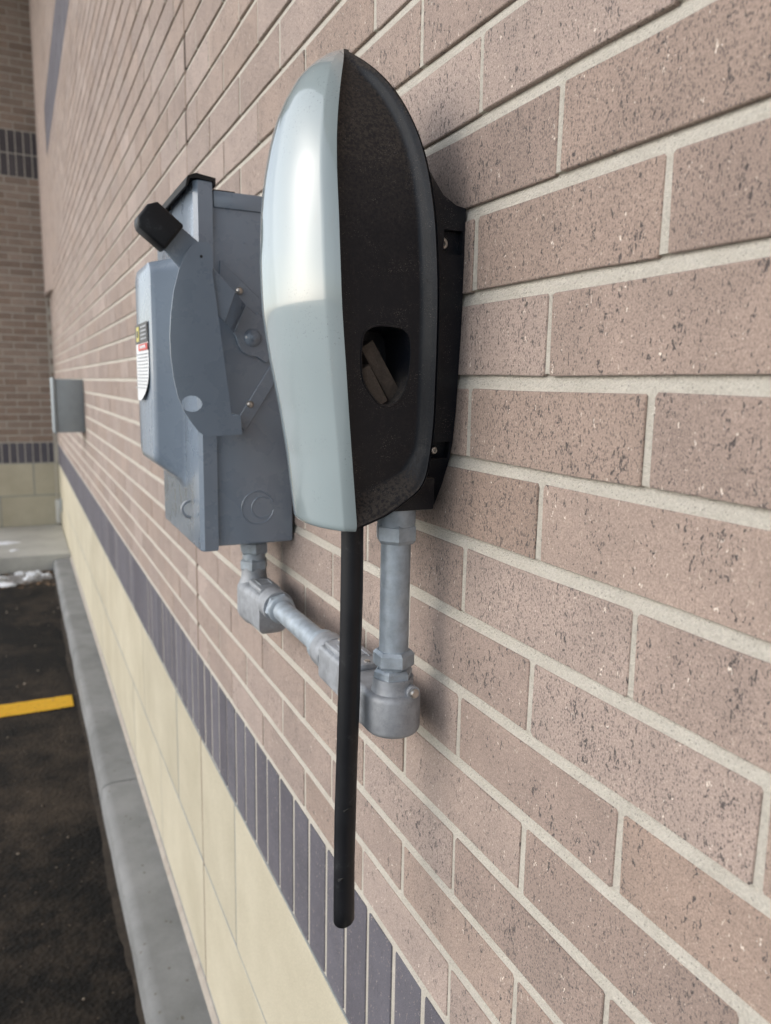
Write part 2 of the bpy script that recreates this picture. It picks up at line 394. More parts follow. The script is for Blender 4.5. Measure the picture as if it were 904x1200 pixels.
for A, Bq in zip(pa, pa[1:]):
    for s in range(2): bm.faces.new((A[s], A[s+1], Bq[s+1], Bq[s]))
tag(from_bm('silt_strip', bm, grain_material('silt', (0.022, 0.018, 0.014), (0.058, 0.045, 0.034), 28, 260, 0.95, 0.8, 0.004), None, 60), 'brown silt gathered along the kerb foot', kind='structure')
bm = bmesh.new(); ys = (3.775, 3.925)
N = 60; lo = []; hi = []
for s in range(N+1):
    x = -0.172-2.5*(s/N)**1.6
    lo.append(bm.verts.new((x, ys[0]+random.uniform(-.003, .003), ZA+0.004))); hi.append(bm.verts.new((x, ys[1]+random.uniform(-.003, .003), ZA+0.004)))
for s in range(N): bm.faces.new((lo[s], lo[s+1], hi[s+1], hi[s]))
tag(from_bm('parking_line', bm, M['yellow']), 'yellow painted parking line on the dark asphalt', kind='structure')

# ------------------------------------------------------------------ brick walls
H, L = 0.0677, 0.2032
Z0, Y0 = 0.13928, 0.34448
BEDJ, HEADJ = 0.0106, 0.0064
CJ = Y0+6.5*L
FARY = 8.166
TOPZ = Z0+56*H
CAMP = Vector((CAMX, 0, 0))
def project(P):
    d = Vector(P)-CAMP; zc = d.dot(fw)
    if zc < 0.05: return None
    return (452+F_PX*d.dot(cam_r)/zc, 600-F_PX*d.dot(cam_u)/zc, zc)
def piece_geo(ly, lz, rnd, depth=0.03, cham=0.0007, jit=0.0008, n=(4, 1)):
    """a brick lying along y with its face at x=0: jittered outline, chamfer, sides.  48 triangles or fewer"""
    per = []
    hy, hz = ly/2, lz/2
    c = min(0.0016, hy*0.12, hz*0.12)
    for (sy, sz) in ((-1, -1), (1, -1), (1, 1), (-1, 1)):
        if (sy, sz) in ((-1, -1), (1, 1)): per += [(sy*hy, sz*(hz-c)), (sy*(hy-c), sz*hz)]
        else: per += [(sy*(hy-c), sz*hz), (sy*hy, sz*(hz-c))]
        if (sy, sz) == (-1, -1): per += [(-hy*0.35, -hz)] if ly > lz else []
        if (sy, sz) == (1, 1): per += [(hy*0.3, hz)] if ly > lz else []
    per = [(a+rnd.uniform(-jit, jit), b+rnd.uniform(-jit, jit)) for a, b in per]
    k = len(per); V = []
    for a, b in per:
        f = 1-cham/math.hypot(a, b)
        V.append((rnd.uniform(-.0002, .0002), a*(1-cham/max(hy, .02)*1.0), b*(1-cham/hz)))
    for a, b in per: V.append((cham*1.1, a, b))
    for a, b in per: V.append((depth, a, b))
    Fc = [tuple(range(k-1, -1, -1))]
    for s in range(k):
        q = (s+1) % k
        Fc.append((s, q, k+q, k+s)); Fc.append((k+s, k+q, 2*k+q, 2*k+s))
    return V, Fc
rp = random.Random(3)
def variant_set(name, ly, lz, count, mat, jit=0.0008, cham=0.0007):
    out = []
    for i in range(count):
        V, Fc = piece_geo(ly, lz, rp, jit=jit, cham=cham)
        me = bpy.data.meshes.new(name); me.from_pydata(V, [], Fc); me.update(); me.materials.append(mat)
        bm = bmesh.new(); bm.from_mesh(me); bmesh.ops.recalc_face_normals(bm, faces=bm.faces); bm.to_mesh(me); bm.free()
        out.append(me)
    return out
BR, SO = (L-HEADJ, H-BEDJ), (H-0.0090, L-BEDJ)

def lay(parent, part, pieces, mat, far, maxn=300, need_view=True, jit=0.0008, cham=0.0007):
    """pieces: list of (along, z, len, height).  near wall: face on x=0; far wall: face on y=FARY.
    The pieces that show largest become objects of their own, the rest one joined part."""
    scored = []
    for q in pieces:
        a, z, ly, lz = q
        def wpt(t): return (0, a+t, z) if not far else (-a-t, FARY, z)
        pr = project(wpt(0)); s = 0
        e0, e1 = project(wpt(-ly/2)), project(wpt(ly/2))
        cand = [e for e in (pr, e0, e1) if e]
        if cand and any(-12 < e[0] < 916 and -12-200/e[2]*lz < e[1] < 1212+200/e[2]*lz*4 for e in cand):
            ref = pr or cand[0]; wpx = abs(e1[0]-e0[0]) if e0 and e1 else 300
            s = wpx*(F_PX*lz/ref[2])
        scored.append((s, q))
    scored.sort(key=lambda t: -t[0])
    cache = {}
    rest = []
    for idx, (s, q) in enumerate(scored):
        a, z, ly, lz = q
        if s > 0 and idx < maxn:
            key = (round(ly, 4), round(lz, 4))
            if key not in cache: cache[key] = variant_set(part, ly, lz, 8, mat, jit, cham)
            o = bpy.data.objects.new(part, rp.choice(cache[key])); COL.objects.link(o); o.parent = parent
            po = origin(parent); proud = rp.uniform(-0.0009, 0.0004)
            if not far: o.location = (proud-po.x, a-po.y, z-po.z)
            else: o.location = (-a-po.x, FARY+proud-po.y, z-po.z); o.rotation_euler = (0, 0, math.pi/2)
        else: rest.append(q)
    if rest:
        V, Fc, tn = [], [], []
        for a, z, ly, lz in rest:
            v, f = piece_geo(ly, lz, rp, jit=jit, cham=cham); b0 = len(V); pd = rp.uniform(-.0009, .0004)
            for x, y, zz in v:
                V.append((x+pd, a+y, z+zz) if not far else (-a-y, FARY+x+pd, z+zz))
            Fc += [tuple(b0+i for i in g) for g in f]; tn += [rp.random()]*len(f)
        me = bpy.data.meshes.new(part); me.from_pydata(V, [], Fc); me.update()
        bm = bmesh.new(); bm.from_mesh(me); bmesh.ops.recalc_face_normals(bm, faces=bm.faces); bm.to_mesh(me); bm.free()
        at = me.attributes.new('tone', 'FLOAT', 'FACE'); at.data.foreach_set('value', tn)
        o = link_mesh(part, me, mat, parent); o['kind'] = 'stuff'

SOLD_TOP = Z0-11*H                      # top of the soldier course
CMU_H = 0.318
BAND_LO, BAND_HI = Z0+25*H, Z0+31*H     # double soldier band high on the walls
def in_band(zc): return BAND_LO < zc < BAND_HI

# ---- side wall (the wall everything hangs on)
wall = thing('brick_wall', (0.15, 2.8, ZA), 'long speckled pink-brown brick wall carrying the charger and switch box', 'wall')
WY0, WY1 = -2.6, FARY
def mortar_profile():
    """depth of the pointing by height: flush between bricks of a course, struck back under each course"""
    zs_ = sorted([Z0-k*H for k in range(-56, 12) if not BAND_LO+.001 < Z0-k*H < BAND_HI-.001]+[BAND_LO+L, SOLD_TOP-L]); out = []
    hb = BEDJ/2+.0008
    for z in zs_:
        out += [(0.0009, z-hb-.0003), (0.0012, z-hb*.55), (0.0021, z), (0.0034, z+hb*.5), (0.0044, z+hb*.85), (0.0044, z+hb), (0.0009, z+hb+.0003)]
    return [p for p in out if SOLD_TOP-L-.002 <= p[1] <= TOPZ]
def mortar_sheet(parent, far, a0, a1):
    prof = mortar_profile(); bm = bmesh.new(); A, Bq = [], []
    for d, z in prof:
        for lst, a in ((A, a0), (Bq, a1)): lst.append(bm.verts.new((d, a, z) if not far else (a, FARY+d, z)))
    for i in range(len(prof)-1): bm.faces.new((A[i], Bq[i], Bq[i+1], A[i+1]))
    from_bm('mortar', bm, M['mortar'], parent)
mortar_sheet(wall, False, WY0, WY1+.004)
bm = bm_box(0.012, 0.30, WY0, WY1+0.2, SOLD_TOP-L, TOPZ)
from_bm('core', bm, M['mortar'], wall)
bm = bm_box(0.0008, 0.30, WY0, WY1+0.2, ZA-0.1, SOLD_TOP-L)
from_bm('block_joint', bm, M['cmu_joint'], wall)
pcs = []
def course(z, off):
    """brick centres of one course along y, cut at the control joint"""
    i0 = int((WY0-Y0)/L)-1; out = []
    for i in range(i0, int((WY1-Y0)/L)+2):
        a, b = Y0+(i+off)*L, Y0+(i+1+off)*L
        for lo, hi in (((a, min(b, CJ)), (max(a, CJ), b)) if a < CJ-1e-6 < b-2e-6 else ((a, b),)):
            hi = min(hi, WY1); lo = max(lo, WY0)
            if hi-lo > 0.03: out.append(((lo+hi)/2, z, hi-lo-HEADJ, H-BEDJ))
    return out
for k in range(-56, 11):
    zc = Z0-(k+0.5)*H
    if in_band(zc): continue
    pcs += course(zc, 0.0 if k % 2 == 0 else 0.5)
lay(wall, 'brick', pcs, M['brick'], False)
sol = []; band = []
n0 = int((WY0-0.665)/H)
for i in range(n0, int((WY1-0.665)/H)):
    yy = 0.665+(i+0.5)*H
    sol.append((yy, SOLD_TOP-L/2, SO[0], SO[1]))
    for t in (0, 1): band.append((yy, BAND_LO+L*(t+0.5), SO[0], SO[1]))
lay(wall, 'soldier_brick', sol, M['soldier'], False)
lay(wall, 'band_brick', band, M['soldier'], False, maxn=0)
blk = []
for r_ in range(2):
    zc = SOLD_TOP-L-(r_+0.5)*CMU_H
    off = CJ+(0.305 if r_ == 0 else 0)
    for i in range(-8, 12):
        a, b = off+i*0.61, off+(i+1)*0.61
        segs = [(a, b)]
        if a < CJ-0.01 and b > CJ+0.01: segs = [(a, CJ), (CJ, b)]
        for lo, hi in segs:
            hi = min(hi, WY1)
            if hi-lo > 0.05: blk.append(((lo+hi)/2, zc, hi-lo-0.0090, CMU_H-0.0090))
lay(wall, 'concrete_block', blk, M['cmu'], False, jit=0.0005, cham=0.0012)
# sealed control joint and the mortar fillet at the foot
segz = [(Z0-(k+1)*H+0.004, Z0-k*H-0.004, k) for k in range(-56, 11)]
bm = bmesh.new()
for a, b, k in segz:
    if k % 2 == 0 and k < 0: continue
    if k % 2 == 0: bm_box(-0.0004, 0.006, CJ-0.0062, CJ+0.0062, a, b, 0.001, 1, bm)
    else: bm_box(-0.0003, 0.006, CJ-0.0045, CJ+0.0045, a-0.008, b+0.008, 0, 1, bm)
from_bm('control_joint', bm, M['caulk'], wall)
bm = bmesh.new()
for a, b, k in segz:
    if k % 2 == 0 and k < 0: bm_box(-0.0007, 0.006, CJ-0.0066, CJ+0.0066, a-.002, b+.002, 0.0008, 1, bm)
from_bm('control_joint', bm, grain_material('deep_joint_sealant', (0.055, 0.038, 0.030), (0.085, 0.060, 0.048), 30, 300), wall)  # darkness of the deeper alternate joints put into the sealant colour
bm = bm_box(0.0002, 0.006, CJ-0.004, CJ+0.004, SOLD_TOP-L-2*CMU_H, SOLD_TOP-L)
from_bm('control_joint', bm, M['caulk'], wall)
bm = bm_prism([(0.01, ZK-0.01), (-0.012, ZK-0.004), (-0.009, ZK+0.004), (-0.001, ZK+0.016), (0.01, ZK+0.018)], 'y', WY0, 6.73, 0)
from_bm('mortar_fillet', bm, grain_material('foot_mortar', (0.34, 0.30, 0.26), (0.44, 0.40, 0.35), 30, 500), wall)
# the wall thickens by half a brick where it meets the end wall, above head height
bm = bm_prism([(0.003, 7.35), (-0.045, 7.75), (-0.045, FARY), (0.003, FARY)], 'z', 0.775, TOPZ)
from_bm('corner_pier', bm, M['brick'], wall)

# ---- end wall
end = thing('brick_wall', (-2.2, FARY+0.15, ZA), 'shaded brown brick wall closing the far end above cream blocks', 'wall')
EX = 1.05
mortar_sheet(end, True, -EX, 0.003)
bm = bm_box(-EX, 0.003, FARY+0.012, FARY+0.30, SOLD_TOP-L, TOPZ)
from_bm('core', bm, M['mortar'], end)
bm = bm_box(-EX, 0.003, FARY+0.0008, FARY+0.30, ZA-0.1, SOLD_TOP-L)
from_bm('block_joint', bm, M['cmu_joint'], end)
pcs = []
for k in range(-56, 11):
    zc = Z0-(k+0.5)*H
    if in_band(zc): continue
    off = 0.131 if k % 2 else 0.131+L/2
    for i in range(-2, int(EX/L)+1):
        a, b = off+i*L, off+(i+1)*L
        a = max(a, 0.0); b = min(b, EX)
        if b-a > 0.03: pcs.append(((a+b)/2, zc, b-a-HEADJ, H-BEDJ))
lay(end, 'brick', pcs, M['far_brick'], True)
sol = []; band = []
for i in range(0, int(EX/H)-1):
    xx = 0.021+(i+0.5)*H
    sol.append((xx, SOLD_TOP-L/2, SO[0], SO[1]))
    for t in (0, 1): band.append((xx, BAND_LO+L*(t+0.5), SO[0], SO[1]))
lay(end, 'soldier_brick', sol, M['soldier'], True)
lay(end, 'band_brick', band, M['far_soldier'], True)
blk = []
for r_ in range(2):
    zc = SOLD_TOP-L-(r_+0.5)*CMU_H
    cuts = [0.0, 0.030]+[0.228+i*0.508 for i in range(9)] if r_ == 0 else [0.0, 0.030]+[0.535+i*0.508 for i in range(8)]
    cuts = [c for c in cuts if c < EX]+[EX]
    for a, b in zip(cuts, cuts[1:]):
        if b-a > 0.02: blk.append(((a+b)/2, zc, b-a-0.008, CMU_H-0.008))
lay(end, 'concrete_block', blk, M['cmu'], True, jit=0.0005, cham=0.0012)
bm = bm_box(-0.036, -0.024, FARY-0.003, FARY+0.004, SOLD_TOP-L-2*CMU_H, 0.775, 0.001, 1)
from_bm('control_joint', bm, M['mortar'], end)

# ---- roof over the bay (above the picture; it shades the upper walls)
bm = bm_box(-2.15, 0.30, WY0-6, FARY+0.3, TOPZ+0.002, TOPZ+0.35, 0.02, 1)
tag(from_bm('canopy_roof', bm, M['canopy']), kind='structure')

# ------------------------------------------------------------------ charging unit
YC = 0.625
zt = np.array([-.20, -.12, -.05, .02, .08, .13, .17, .203, .229, .247, .260, .2706])
ht = np.array([.056, .0615, .068, .0735, .075, .0725, .066, .0555, .0435, .0315, .0185, .0])
_zd = np.linspace(-.25, .2706, 600); _hd = np.interp(_zd, zt, ht)
for _ in range(260):
    _h2 = _hd.copy(); _h2[1:-1] = .25*_hd[:-2]+.5*_hd[1:-1]+.25*_hd[2:]; _hd = _h2
def hw(z): return float(np.interp(z, _zd, _hd))
EP = np.array([(-.0844, .2706), (-.0957, .2543), (-.0999, .2451), (-.1063, .2232), (-.1126, .2005), (-.1160, .1797), (-.1174, .1567), (-.1171, .1313), (-.1162, .0952), (-.1155, .0673),
               (-.1128, .0392), (-.1100, .0117), (-.1065, -.0191), (-.1029, -.0501), (-.0986, -.0822), (-.0947, -.1135)])
BP = np.array([(-.0844, .2706), (-.0813, .2655), (-.0758, .2581), (-.0619, .2395), (-.0508, .2182), (-.0420, .1914), (-.0376, .1668), (-.0350, .1467), (-.0328, .1207), (-.0311, .0894), (-.0299, .0557),
               (-.0293, .0137), (-.0283, -.0294), (-.0300, -.0602), (-.0330, -.0795), (-.0399, -.0891), (-.0507, -.0959), (-.0652, -.1061), (-.0911, -.1162), (-.0947, -.1170)])
def resample(P, n):
    # dense Catmull-Rom then even arc length
    D = []
    for i in range(len(P)-1):
        p0, p1, p2, p3 = P[max(i-1, 0)], P[i], P[i+1], P[min(i+2, len(P)-1)]
        for s in range(12):
            t = s/12; D.append(0.5*((2*p1)+(-p0+p2)*t+(2*p0-5*p1+4*p2-p3)*t*t+(-p0+3*p1-3*p2+p3)*t**3))
    D.append(P[-1]); D = np.array(D)
    d = np.concatenate([[0], np.cumsum(np.hypot(*np.diff(D, axis=0).T))])
    u = np.linspace(0, d[-1], n)
    return np.stack([np.interp(u, d, D[:, 0]), np.interp(u, d, D[:, 1])], 1)
charger = thing('charging_station', (-0.0, YC, -0.12), 'egg-shaped car charger with glossy pale cover and dusty black sides', 'charger')
NV, NU = 130, 44
def fair(P, k):
    Q = P.copy()
    for _ in range(k): Q[1:-1] = .25*Q[:-2]+.5*Q[1:-1]+.25*Q[2:]
    return Q
Ec, Bc = fair(resample(EP, NV), 90), fair(resample(BP, NV), 8)
HOLE = smoothpoly([(-.0930, .030), (-.0905, .041), (-.0820, .0462), (-.0690, .0468), (-.0570, .0450), (-.0510, .0380), (-.0498, .0240), (-.0512, .0060), (-.0562, -.0080), (-.0650, -.0155), (-.0745, -.0152), (-.0835, -.0070), (-.0905, .0030), (-.0928, .0160)], 5)
HOLE = np.array(HOLE)
def inside(P, poly):
    x, z = P; c = False; n = len(poly)
    for i in range(n):
        (x1, z1), (x2, z2) = poly[i], poly[(i+1) % n]
        if (z1 > z) != (z2 > z) and x < (x2-x1)*(z-z1)/(z2-z1)+x1: c = not c
    return c
def seg_dist(P, poly):
    A, Bq = poly[:-1], poly[1:]; d = Bq-A; t = np.clip(((P-A)*d).sum(1)/np.maximum((d*d).sum(1), 1e-12), 0, 1)
    q = A+d*t[:, None]; return float(np.hypot(*(q-P).T).min())
def side_y(P, dish=True):
    """how far the near side lies from the middle plane"""
    x, z = P; h = hw(z)
    if not dish: return YC-h
    db = seg_dist(np.array(P), Bc); de = seg_dist(np.array(P), Ec)
    kb_ = min(max((-.052-z)/.03, 0), 1)
    s = min(max((db-0.0022)/(0.0100+.013*kb_), 0), 1); s = s*s*(3-2*s)
    t = min(max((de-0.0006)/0.002, 0), 1)
    room = min(1.0, h/0.035)
    bead = 0.0013*math.sin(math.pi*min(db/0.0030, 1))
    h += bead*room
    gq = min(max(de/0.0016, 0), 1)
    return YC-h+0.0028*(1-gq*gq)*room*min(1, (db+de)/0.012)+(0.0090+.005*kb_)*s*room*min(1, (db+de)/0.012)+0.0012*t*room
bm = bmesh.new(); G = []
for i in range(NV):
    row = []
    for j in range(NU+1):
        u = j/NU
        u = u**0.9 if False else u
        P = Ec[i]*(1-u)+Bc[i]*u
        row.append(bm.verts.new((P[0], side_y(P), P[1])))
    G.append(row)
for i in range(NV-1):
    for j in range(NU):
        f = [G[i][j], G[i+1][j], G[i+1][j+1], G[i][j+1]]
        c = sum((q.co for q in f), Vector())/4
        if inside((c.x, c.z), HOLE): continue
        try: bm.faces.new(f)
        except ValueError: pass
for q in [q for q in bm.verts if not q.link_faces]: bm.verts.remove(q)
# draw the border of the opening onto its true outline
for q in list(bm.verts):
    if q.is_boundary and inside((q.co.x, q.co.z), HOLE*1.0) or (q.is_boundary and min(np.hypot(HOLE[:, 0]-q.co.x, HOLE[:, 1]-q.co.z)) < 0.0042 and -.1 < q.co.x < -.045 and -.02 < q.co.z < .05):
        k = int(np.argmin(np.hypot(HOLE[:, 0]-q.co.x, HOLE[:, 1]-q.co.z))); q.co.x, q.co.z = HOLE[k]; q.co.y = side_y(HOLE[k])
bmesh.ops.remove_doubles(bm, verts=bm.verts, dist=0.00003)
panel = from_bm('side_panel', bm, M['dusty'], charger, 60)
# opening: lip, tube wall and back
bm = bmesh.new(); cen = HOLE.mean(0); rings = []
for sc, dy in ((1.035, 0.0009), (1.02, -0.0009), (0.985, -0.0007), (0.965, 0.002), (0.95, 0.045)):
    rings.append([bm.verts.new((cen[0]+(x-cen[0])*sc, (side_y((x, z)) if dy < 0.01 else YC-.0735+0.009)+dy, cen[1]+(z-cen[1])*sc)) for x, z in HOLE])
n = len(HOLE)
for A, Bq in zip(rings, rings[1:]):
    for s in range(n): bm.faces.new((A[s], A[(s+1) % n], Bq[(s+1) % n], Bq[s]))
bm.faces.new(rings[-1])
holster = from_bm('holster', bm, M['black'], charger, 45)
def slab(p0, p1, wd, th, y0, y1, mat):
    d = Vector((p1[0]-p0[0], p1[1]-p0[1])).normalized(); nn_ = Vector((-d.y, d.x))*wd/2
    poly = [(p0[0]+nn_.x, p0[1]+nn_.y), (p1[0]+nn_.x, p1[1]+nn_.y), (p1[0]-nn_.x, p1[1]-nn_.y), (p0[0]-nn_.x, p0[1]-nn_.y)]
    b2 = bm_prism(poly, 'y', y0, y1, 0.0012, 2)
    return b2
for p0, p1, wd, ya in (((-.0830, .0330), (-.0550, -.0112), .0130, .574), ((-.0880, .0140), (-.0710, -.0150), .0110, .567)):
    from_bm('holster_rib', slab(p0, p1, wd, 0, ya, .604, None), M['dust'], holster, 40)
# back and far side of the housing
bm = bmesh.new(); near, far = [], []
for i in range(NV):
    x, z = Bc[i]; h = hw(z)
    near.append(bm.verts.new((x, YC-h, z))); far.append(bm.verts.new((x, YC+h, z)))
mids = []
for i in range(NV):
    x, z = Bc[i]; h = hw(z); mids.append([bm.verts.new((x+0.004*(1-s*s), YC+h*s, z)) for s in (-.6, 0, .6)])
for i in range(NV-1):
    rA = [near[i]]+mids[i]+[far[i]]; rB = [near[i+1]]+mids[i+1]+[far[i+1]]
    for j in range(4):
        bm.faces.new((rA[j], rA[j+1], rB[j+1], rB[j]))
prev = None
for i in range(NV):
    row = []
    for j in range(11):
        u = j/10; P = Ec[i]*(1-u)+Bc[i]*u; row.append(bm.verts.new((P[0], YC+hw(P[1]), P[1])))
    if prev:
        for j in range(10): bm.faces.new((prev[j], prev[j+1], row[j+1], row[j]))
    prev = row
bmesh.ops.remove_doubles(bm, verts=bm.verts, dist=0.00003)
from_bm('housing', bm, M['black'], charger, 50)
# front cover: lofted across the width, rounded nose and a narrow return at each edge
BZ = np.array([-.118, -.10, -.06, -.02, .02, .06, .10, .14, .18, .21, .225, .24, .255, .264, .2706])
BB = np.array([.0210, .0210, .0200, .0220, .0262, .0290, .0290, .0272, .0245, .0232, .0213, .0182, .0130, .0085, .0])
bm = bmesh.new(); rows = []
NS = 40
SV = [-1, -0.985, -0.935, -0.915]+list(np.linspace(-0.90, 0.90, NS))+[0.915, 0.935, 0.985, 1]
def ret_of(a, lip): return lip*float(np.interp(1-a, [0, .015, .065, .085, .10], [0, .28, .93, 1.0, 1.0]))
zs = [Ec[i][1] for i in range(NV)]
for i in range(NV):
    xe, z = Ec[i]; h = hw(z); b = float(np.interp(z, BZ, BB)); rw = []
    lip = 0.0062*min(1, h/0.03)
    sm = []
    for s in SV:
        a = abs(s)
        bulge = b*(1-a**2.3)
        ret = ret_of(a, lip)
        rw.append(bm.verts.new((xe-ret-bulge, YC+h*s, z)))
    rows.append(rw)
# rounded lower rim then closed bottom
xe, z = Ec[-1]; h = hw(z); b = float(np.interp(z, BZ, BB))
for dz, k in ((-0.0030, 0.985), (-0.0052, 0.955), (-0.0062, 0.90)):
    rw = []
    for s in SV:
        a = abs(s); ret = ret_of(a, 0.0062)
        X = xe-ret-b*(1-a**2.3); Y = YC+h*s
        rw.append(bm.verts.new((xe+0.001+(X-xe-0.001)*k, YC+(Y-YC)*(0.4+0.6*k), z+dz)))
    rows.append(rw)
for A, Bq in zip(rows, rows[1:]):
    for j in range(len(SV)-1):
        bm.faces.new((A[j], A[j+1], Bq[j+1], Bq[j]))
bm.faces.new(rows[-1])
bmesh.ops.remove_doubles(bm, verts=bm.verts, dist=0.00003)
from_bm('cover', bm, M['shell'], charger, 38)
# wall bracket, narrowing downwards, with screw pockets on its near cheek
lev = [(.176, -.036, .570), (.165, -.031, .565), (.152, -.022, .563), (.1455, -.010, .563), (.144, -0.0005, .563), (.126, -0.0005, .563), (.107, -0.0005, .563), (.04, -0.0005, .565), (-.02, -0.0005, .569),
       (-.047, -0.0005, .573), (-.062, -0.0005, .577), (-.085, -0.0005, .588), (-.107, -0.0005, .602)]
bm = bmesh.new(); rn, rf = [], []
for z, xb, yn in lev:
    xs = [xb, min(xb-0.0025, -.003) if xb > -.002 else xb-.0005, max(-.026, xb-.02) if xb > -.02 else xb-.001, min(-.0268, float(np.interp(z, BP[::-1, 1], BP[::-1, 0]))+.0005) if z > -.08 else -.034]
    rn.append([bm.verts.new((x, yn, z)) for x in xs]); rf.append([bm.verts.new((x, 2*YC-yn, z)) for x in xs])
for r2 in (rn, rf):
    for i in range(len(lev)-1):
        for j in range(3):
            f = bm.faces.new((r2[i][j], r2[i][j+1], r2[i+1][j+1], r2[i+1][j]))
            if j == 1 and i in (5, 9):
                old = [r2[i][j], r2[i][j+1], r2[i+1][j+1], r2[i+1][j]]; bm.faces.remove(f)
                sgn = 1 if r2 is rn else -1
                ring = [bm.verts.new(q.co+Vector((0, sgn*0.007, 0))) for q in old]; bm.faces.new(ring)
                for t in range(4): bm.faces.new((old[t], old[(t+1) % 4], ring[(t+1) % 4], ring[t]))
for i in range(len(lev)-1): bm.faces.new((rn[i][0], rf[i][0], rf[i+1][0], rn[i+1][0]))
for r2 in (0, -1): bm.faces.new([*rn[r2], *rf[r2][::-1]])
bracket = from_bm('wall_bracket', bm, M['black'], charger, 20)
bm = bm_box(-.058, -.016, .574, .66, -.1065, -.078, .002, 2)
from_bm('conduit_entry', bm, M['black'], charger, 30)
for x, z, y, r in ((-.0195, .1155, .5705, .0058), (-.0160, -.0548, .581, .0036)):
    for s in (1, -1):
        yy = y if s > 0 else 2*YC-y
        bm = bm_lathe([(r*.35, -s*.0026), (r*.40, -s*.0044), (r*.75, -s*.0042), (r, -s*.0020), (r, s*.004)], (x, yy, z), 'y', 20)
        from_bm('screw', bm, M['steel'], bracket, 40)
# cable hanging from the underside, cut off
CAB = [(-.0830, .600, -.108), (-.0832, .600, -.20), (-.0845, .600, -.30), (-.0868, .600, -.39), (-.0875, .600, -.455), (-.0868, .600, -.5005)]
bm = bmesh.new(); rings = []; ts = np.linspace(0, 1, 40)
cz = np.array([c[2] for c in CAB]); cx = np.array([c[0] for c in CAB])
pf = np.polyfit(cz, cx, 3)
for k, t in enumerate(ts):
    z = CAB[0][2]+(CAB[-1][2]-CAB[0][2])*t; x = float(np.polyval(pf, z)); r = 0.0100+0.0001*math.sin(z*60)
    ring = []
    for s in range(24):
        a = 2*math.pi*s/24; zz = z+(0.0035*math.cos(a-0.6) if k == len(ts)-1 else 0)
        ring.append(bm.verts.new((x+r*math.cos(a), .600+r*math.sin(a), zz)))
    rings.append(ring)
last = [bm.verts.new((q.co.x*.86+float(np.polyval(pf, CAB[-1][2]))*.14, q.co.y*.86+.6*.14, q.co.z-.0012)) for q in rings[-1]]; rings.append(last)
for A, Bq in zip(rings, rings[1:]):
    for s in range(24): bm.faces.new((A[s], A[(s+1) % 24], Bq[(s+1) % 24], Bq[s]))
bm.faces.new(rings[0]); bm.faces.new(rings[-1][::-1])
cable = from_bm('cable', bm, M['black_rubber'], charger, 50)
tag(cable, 'black rubber charging cable, cut off and hanging straight down')
# nicks in the rubber
for zz, sx in ((-.382, -.0020), (-.452, -.0055)):
    xx = float(np.polyval(pf, zz))+sx; yy = .600-math.sqrt(.0100**2-sx**2)
    bm = bm_prism([(xx-.004, zz-.0018), (xx+.0005, zz-.0006), (xx+.0045, zz+.0012), (xx, zz+.0004)], 'y', yy-.0009, yy+.002)
    from_bm('nick', bm, M['black_dark'], cable)

# ------------------------------------------------------------------ conduit between switch and charger
CX = -.0430; CZ = -.292
cond = thing('conduit', (CX, .82, CZ), 'galvanized conduit with two cast elbows linking switch box and charger', 'conduit')
PR = .0134
def hexnut(c, r, t0, t1, axis='z', name='hex_nut', mat='zinc', ang=0.3):
    ch = (t1-t0)*.18
    bm = bm_lathe([(r*.86, t0), (r, t0+ch), (r, t1-ch), (r*.86, t1)], c, axis, 6, ang0=ang)
    return from_bm(name, bm, M[mat], cond, 20)
NY = .594
from_bm('pipe', bm_lathe([(PR, -.262), (PR, -.115)], (CX, NY, 0), 'z', 40), M['zinc'], cond, 40)
hexnut((CX, NY, 0), .0188, -.1375, -.1190, ang=.2)
from_bm('collar', bm_lathe([(.0165, -.1215), (.0172, -.118), (.0172, -.106)], (CX, NY, 0), 'z', 32), M['zinc'], cond, 40)
hexnut((CX, NY, 0), .0190, -.2530, -.2370, ang=.5)
hexnut((CX, NY, 0), .0183, -.2670, -.2545, ang=.9)
# near elbow: rounded end, hub rising, long body with a cover plate
def elbow(y_hub, sgn, zt_, zb_, y_end, rr=.0255, bev=.006):
    """cast body: half-round end under the hub, body running away by sgn along y"""
    plan = [(CX+rr*math.cos(a), y_hub-sgn*rr*math.sin(a)) for a in np.linspace(0, math.pi, 18)]
    wn = rr*.84
    plan += [(CX-rr, y_hub+sgn*.028), (CX-wn, y_hub+sgn*.042), (CX-wn*.92, y_end), (CX+wn*.92, y_end), (CX+wn, y_hub+sgn*.042), (CX+rr, y_hub+sgn*.028)]
    body = from_bm('elbow', bm_prism(plan, 'z', zb_, zt_, bev, 5), M['cast'], cond, 45)
    return body
e1 = elbow(NY, 1, -.275, -.3145, .735)
from_bm('hub', bm_lathe([(.0215, -.278), (.0195, -.2735), (.0187, -.270), (.0187, -.262)], (CX, NY, 0), 'z', 32), M['cast'], e1, 40)
from_bm('cover_plate', bm_box(CX-.016, CX+.016, .645, .728, -.2765, -.2690, .003, 2), M['cast'], e1, 40)
for par, yc_, zt2 in ((e1, .6865, -.2690),):
    for y_ in (.652, .721): from_bm('screw', bm_lathe([(.0012, .0016), (.0030, .0012), (.0030, -.002)], (CX, y_, zt2), 'z', 14), M['steel'], par, 40)
    for x_ in (-.009, .009): from_bm('raised_rim', bm_box(CX+x_-.0007, CX+x_+.0007, .665, .708, zt2-.001, zt2+.0010), M['cast'], par)
    for k in range(4): from_bm('raised_mark', bm_box(CX-.006, CX+.006-.002*(k % 2), .670+k*.009, .674+k*.009, zt2-.001, zt2+.0008), M['cast'], par)
from_bm('lug', bm_lathe([(.0062, -.014), (.0062, 0)], (CX+.010, NY-.0085, -.2725), 'y', 20), M['cast'], e1, 40)
